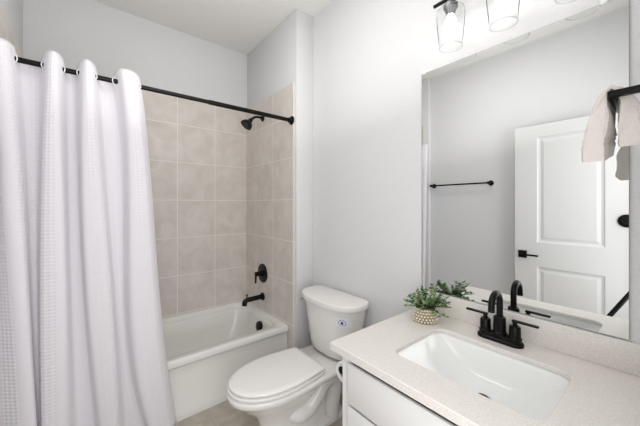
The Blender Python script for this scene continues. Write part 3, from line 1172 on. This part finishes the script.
# ------------------------------------------------------------------ toilet paper beside the vanity
tpx, tpy, tpz = 0.905, CY1 + .057, Z(-.712)
hold = thing('paper_holder', 'black toilet paper holder on the vanity side facing the toilet', 'paper holder', (tpx, CY1, tpz))
bm = bm_new()
lathe(bm, (tpx + .075, CY1 + .0005, tpz), (0, 1, 0), [(0, .022), (.006, .022), (.009, .012)], 24)
obj('wall_flange', bm, M['black'], hold)
bm = bm_new()
tube(bm, [(tpx + .075, CY1 + .006, tpz), (tpx + .075, tpy - .008, tpz), (tpx + .072, tpy - .002, tpz), (tpx + .066, tpy, tpz), (tpx - .056, tpy, tpz)], .0075, 14)
lathe(bm, (tpx - .0545, tpy, tpz), (-1, 0, 0), [(0, .0075), (.001, .0155), (.006, .0155), (.008, .011)], 20)
obj('arm', bm, M['black'], hold)
roll = thing('toilet_paper_roll', 'white toilet paper roll hanging beside the vanity cabinet', 'toilet paper', (tpx, tpy, tpz))
bm = bm_new()
rz = tpz - .0125
lathe(bm, (tpx - .052, tpy, rz), (1, 0, 0), [(0, .021), (0, .041), (.002, .043), (.102, .043), (.104, .041), (.104, .021), (0, .021)], 40, False, False)
obj('paper', bm, M['paper'], roll)
bm = bm_new()
lathe(bm, (tpx - .0515, tpy, rz), (1, 0, 0), [(0, .0195), (0, .0208), (.103, .0208), (.103, .0195), (0, .0195)], 32, False, False)
obj('core', bm, M['pot'], roll)

# ------------------------------------------------------------------ things seen in the mirror: towel bar, door, tripod
tb = thing('towel_bar', 'slim black towel bar on the white left wall, seen in the mirror', 'towel bar', (XL, 1.46, Z(.223)))
bx = XL + .062
bm = bm_new()
tube(bm, [(bx, 1.142, Z(.223)), (bx, 1.790, Z(.223))], .0082, 16)
obj('bar', bm, M['black'], tb)
for yy in (1.160, 1.772):
    bm = bm_new()
    lathe(bm, (XL + .0005, yy, Z(.223)), (1, 0, 0), [(0, .026), (.006, .026), (.009, .014), (.05, .011), (.060, .014), (.074, .014), (.076, .010)], 28)
    obj('post', bm, M['black'], tb)

DX0, DX1 = XL + .060, XL + .095                              # open door standing against the left wall
DY0, DY1, DZ0, DZ1 = .150, .922, .012, Z(.706)
door = thing('door', 'open white two panel door folded back against the left wall', 'door', ((DX0 + DX1) / 2, DY0, 0))
PY0, PY1 = .325, .755
bands = [(1.00, 1.93), (.16, .785)]
bm = bm_new()
# stiles, rails as one face with recessed moulded panels, built as a grid of quads on the front and back
ys = [DY0, PY0, PY1, DY1]
zsv = [DZ0, bands[1][0], bands[1][1], bands[0][0], bands[0][1], DZ1]
for X, sgn in ((DX1, 1), (DX0, -1)):
    for i in range(3):
        for j in range(5):
            y0, y1, z0, z1 = ys[i], ys[i + 1], zsv[j], zsv[j + 1]
            if i == 1 and j in (1, 3):
                seq = [(0, 0), (.010, .007), (.022, .010), (.026, .010), (.048, .004), (.052, .004)]
                rings = []
                for inset, dep in seq:
                    rings.append([Vector((X - sgn * dep, y0 + inset, z0 + inset)), Vector((X - sgn * dep, y1 - inset, z0 + inset)),
                                  Vector((X - sgn * dep, y1 - inset, z1 - inset)), Vector((X - sgn * dep, y0 + inset, z1 - inset))])
                loft(bm, rings, False, True)
            else:
                bm.faces.new([bm.verts.new(p) for p in ((X, y0, z0), (X, y1, z0), (X, y1, z1), (X, y0, z1))])
for (a, b) in (((DY0, DZ0), (DY1, DZ0)), ((DY1, DZ0), (DY1, DZ1)), ((DY1, DZ1), (DY0, DZ1)), ((DY0, DZ1), (DY0, DZ0))):
    bm.faces.new([bm.verts.new(p) for p in ((DX0, a[0], a[1]), (DX1, a[0], a[1]), (DX1, b[0], b[1]), (DX0, b[0], b[1]))])
bmesh.ops.remove_doubles(bm, verts=bm.verts, dist=1e-5)
obj('slab', bm, M['door'], door, angle=12)
ly, lz = .862, Z(-.445)
bm = bm_new()
box(bm, DX1 - .0005, DX1 + .010, ly - .033, ly + .033, lz - .033, lz + .033, .002, 2)
ro = obj('rosette', bm, M['black'], door)
bm = bm_new()
tube(bm, [(DX1 + .008, ly, lz), (DX1 + .045, ly, lz)], .010, 16)
box(bm, DX1 + .038, DX1 + .050, ly - .125, ly + .010, lz - .008, lz + .008, .003, 2)
obj('lever', bm, M['black'], ro)
bm = bm_new()
lathe(bm, (DX1 - .0005, .212, Z(-.118)), (1, 0, 0), [(0, .048), (.008, .048), (.012, .040), (.014, .014), (.035, .012), (.042, .020), (.048, .018), (.050, 0)], 28)
obj('robe_hook', bm, M['black'], door)
for hz in (.25, 1.05, 1.82):
    bm = bm_new()
    tube(bm, [(DX1 + .002, DY0 - .006, hz - .045), (DX1 + .002, DY0 - .006, hz + .045)], .0055, 12)
    obj('hinge', bm, M['black'], door)

# the photographer's tripod, whose leg shows at the mirror's right edge
tr = thing('tripod', 'black camera tripod standing in the doorway, glimpsed at the mirror edge', 'tripod', (0, -.02, 0))
ap = Vector((0, -.03, 1.08))
bm = bm_new()
tube(bm, [ap + Vector((0, 0, -.10)), ap + Vector((0, 0, .12))], .013, 16)
obj('centre_column', bm, M['black'], tr)
bm = bm_new()
lathe(bm, ap + Vector((0, 0, -.03)), (0, 0, 1), [(0, .02), (.01, .034), (.04, .036), (.05, .022)], 24)
obj('spider', bm, M['black'], tr)
bm = bm_new()
lathe(bm, ap + Vector((0, 0, .11)), (0, 0, 1), [(0, .02), (.01, .026), (.04, .027), (.05, .02), (.058, .03), (.066, .03)], 24)
hdm = obj('head', bm, M['black'], tr)
bm = bm_new()
lathe(bm, ap + Vector((0, -.02, .135)), (0.2, -1, 0), [(0, .008), (.05, .008), (.055, .017), (.075, .018), (.08, .012)], 20)
obj('knob', bm, M['black'], hdm)
for k in range(3):
    foot = Vector(((.14, .58, .018), (-.17, -.10, .018), (.20, -.20, .018))[k])
    bm = bm_new()
    dv = Vector((foot.x - ap.x, foot.y - ap.y, 0)).normalized()
    p0 = ap + dv * .03 + Vector((0, 0, -.01))
    mid = p0.lerp(foot, .5)
    tube(bm, [p0, mid, mid + (foot - p0) * .002, foot], [.0135, .0135, .0095, .0095], 14)
    lg = obj('leg', bm, M['black'], tr)
    bm = bm_new()
    lathe(bm, (foot.x, foot.y, 0.0005), (0, 0, 1), [(0, .011), (.02, .014), (.03, .011)], 16)
    obj('rubber_foot', bm, M['blackrub'], lg)
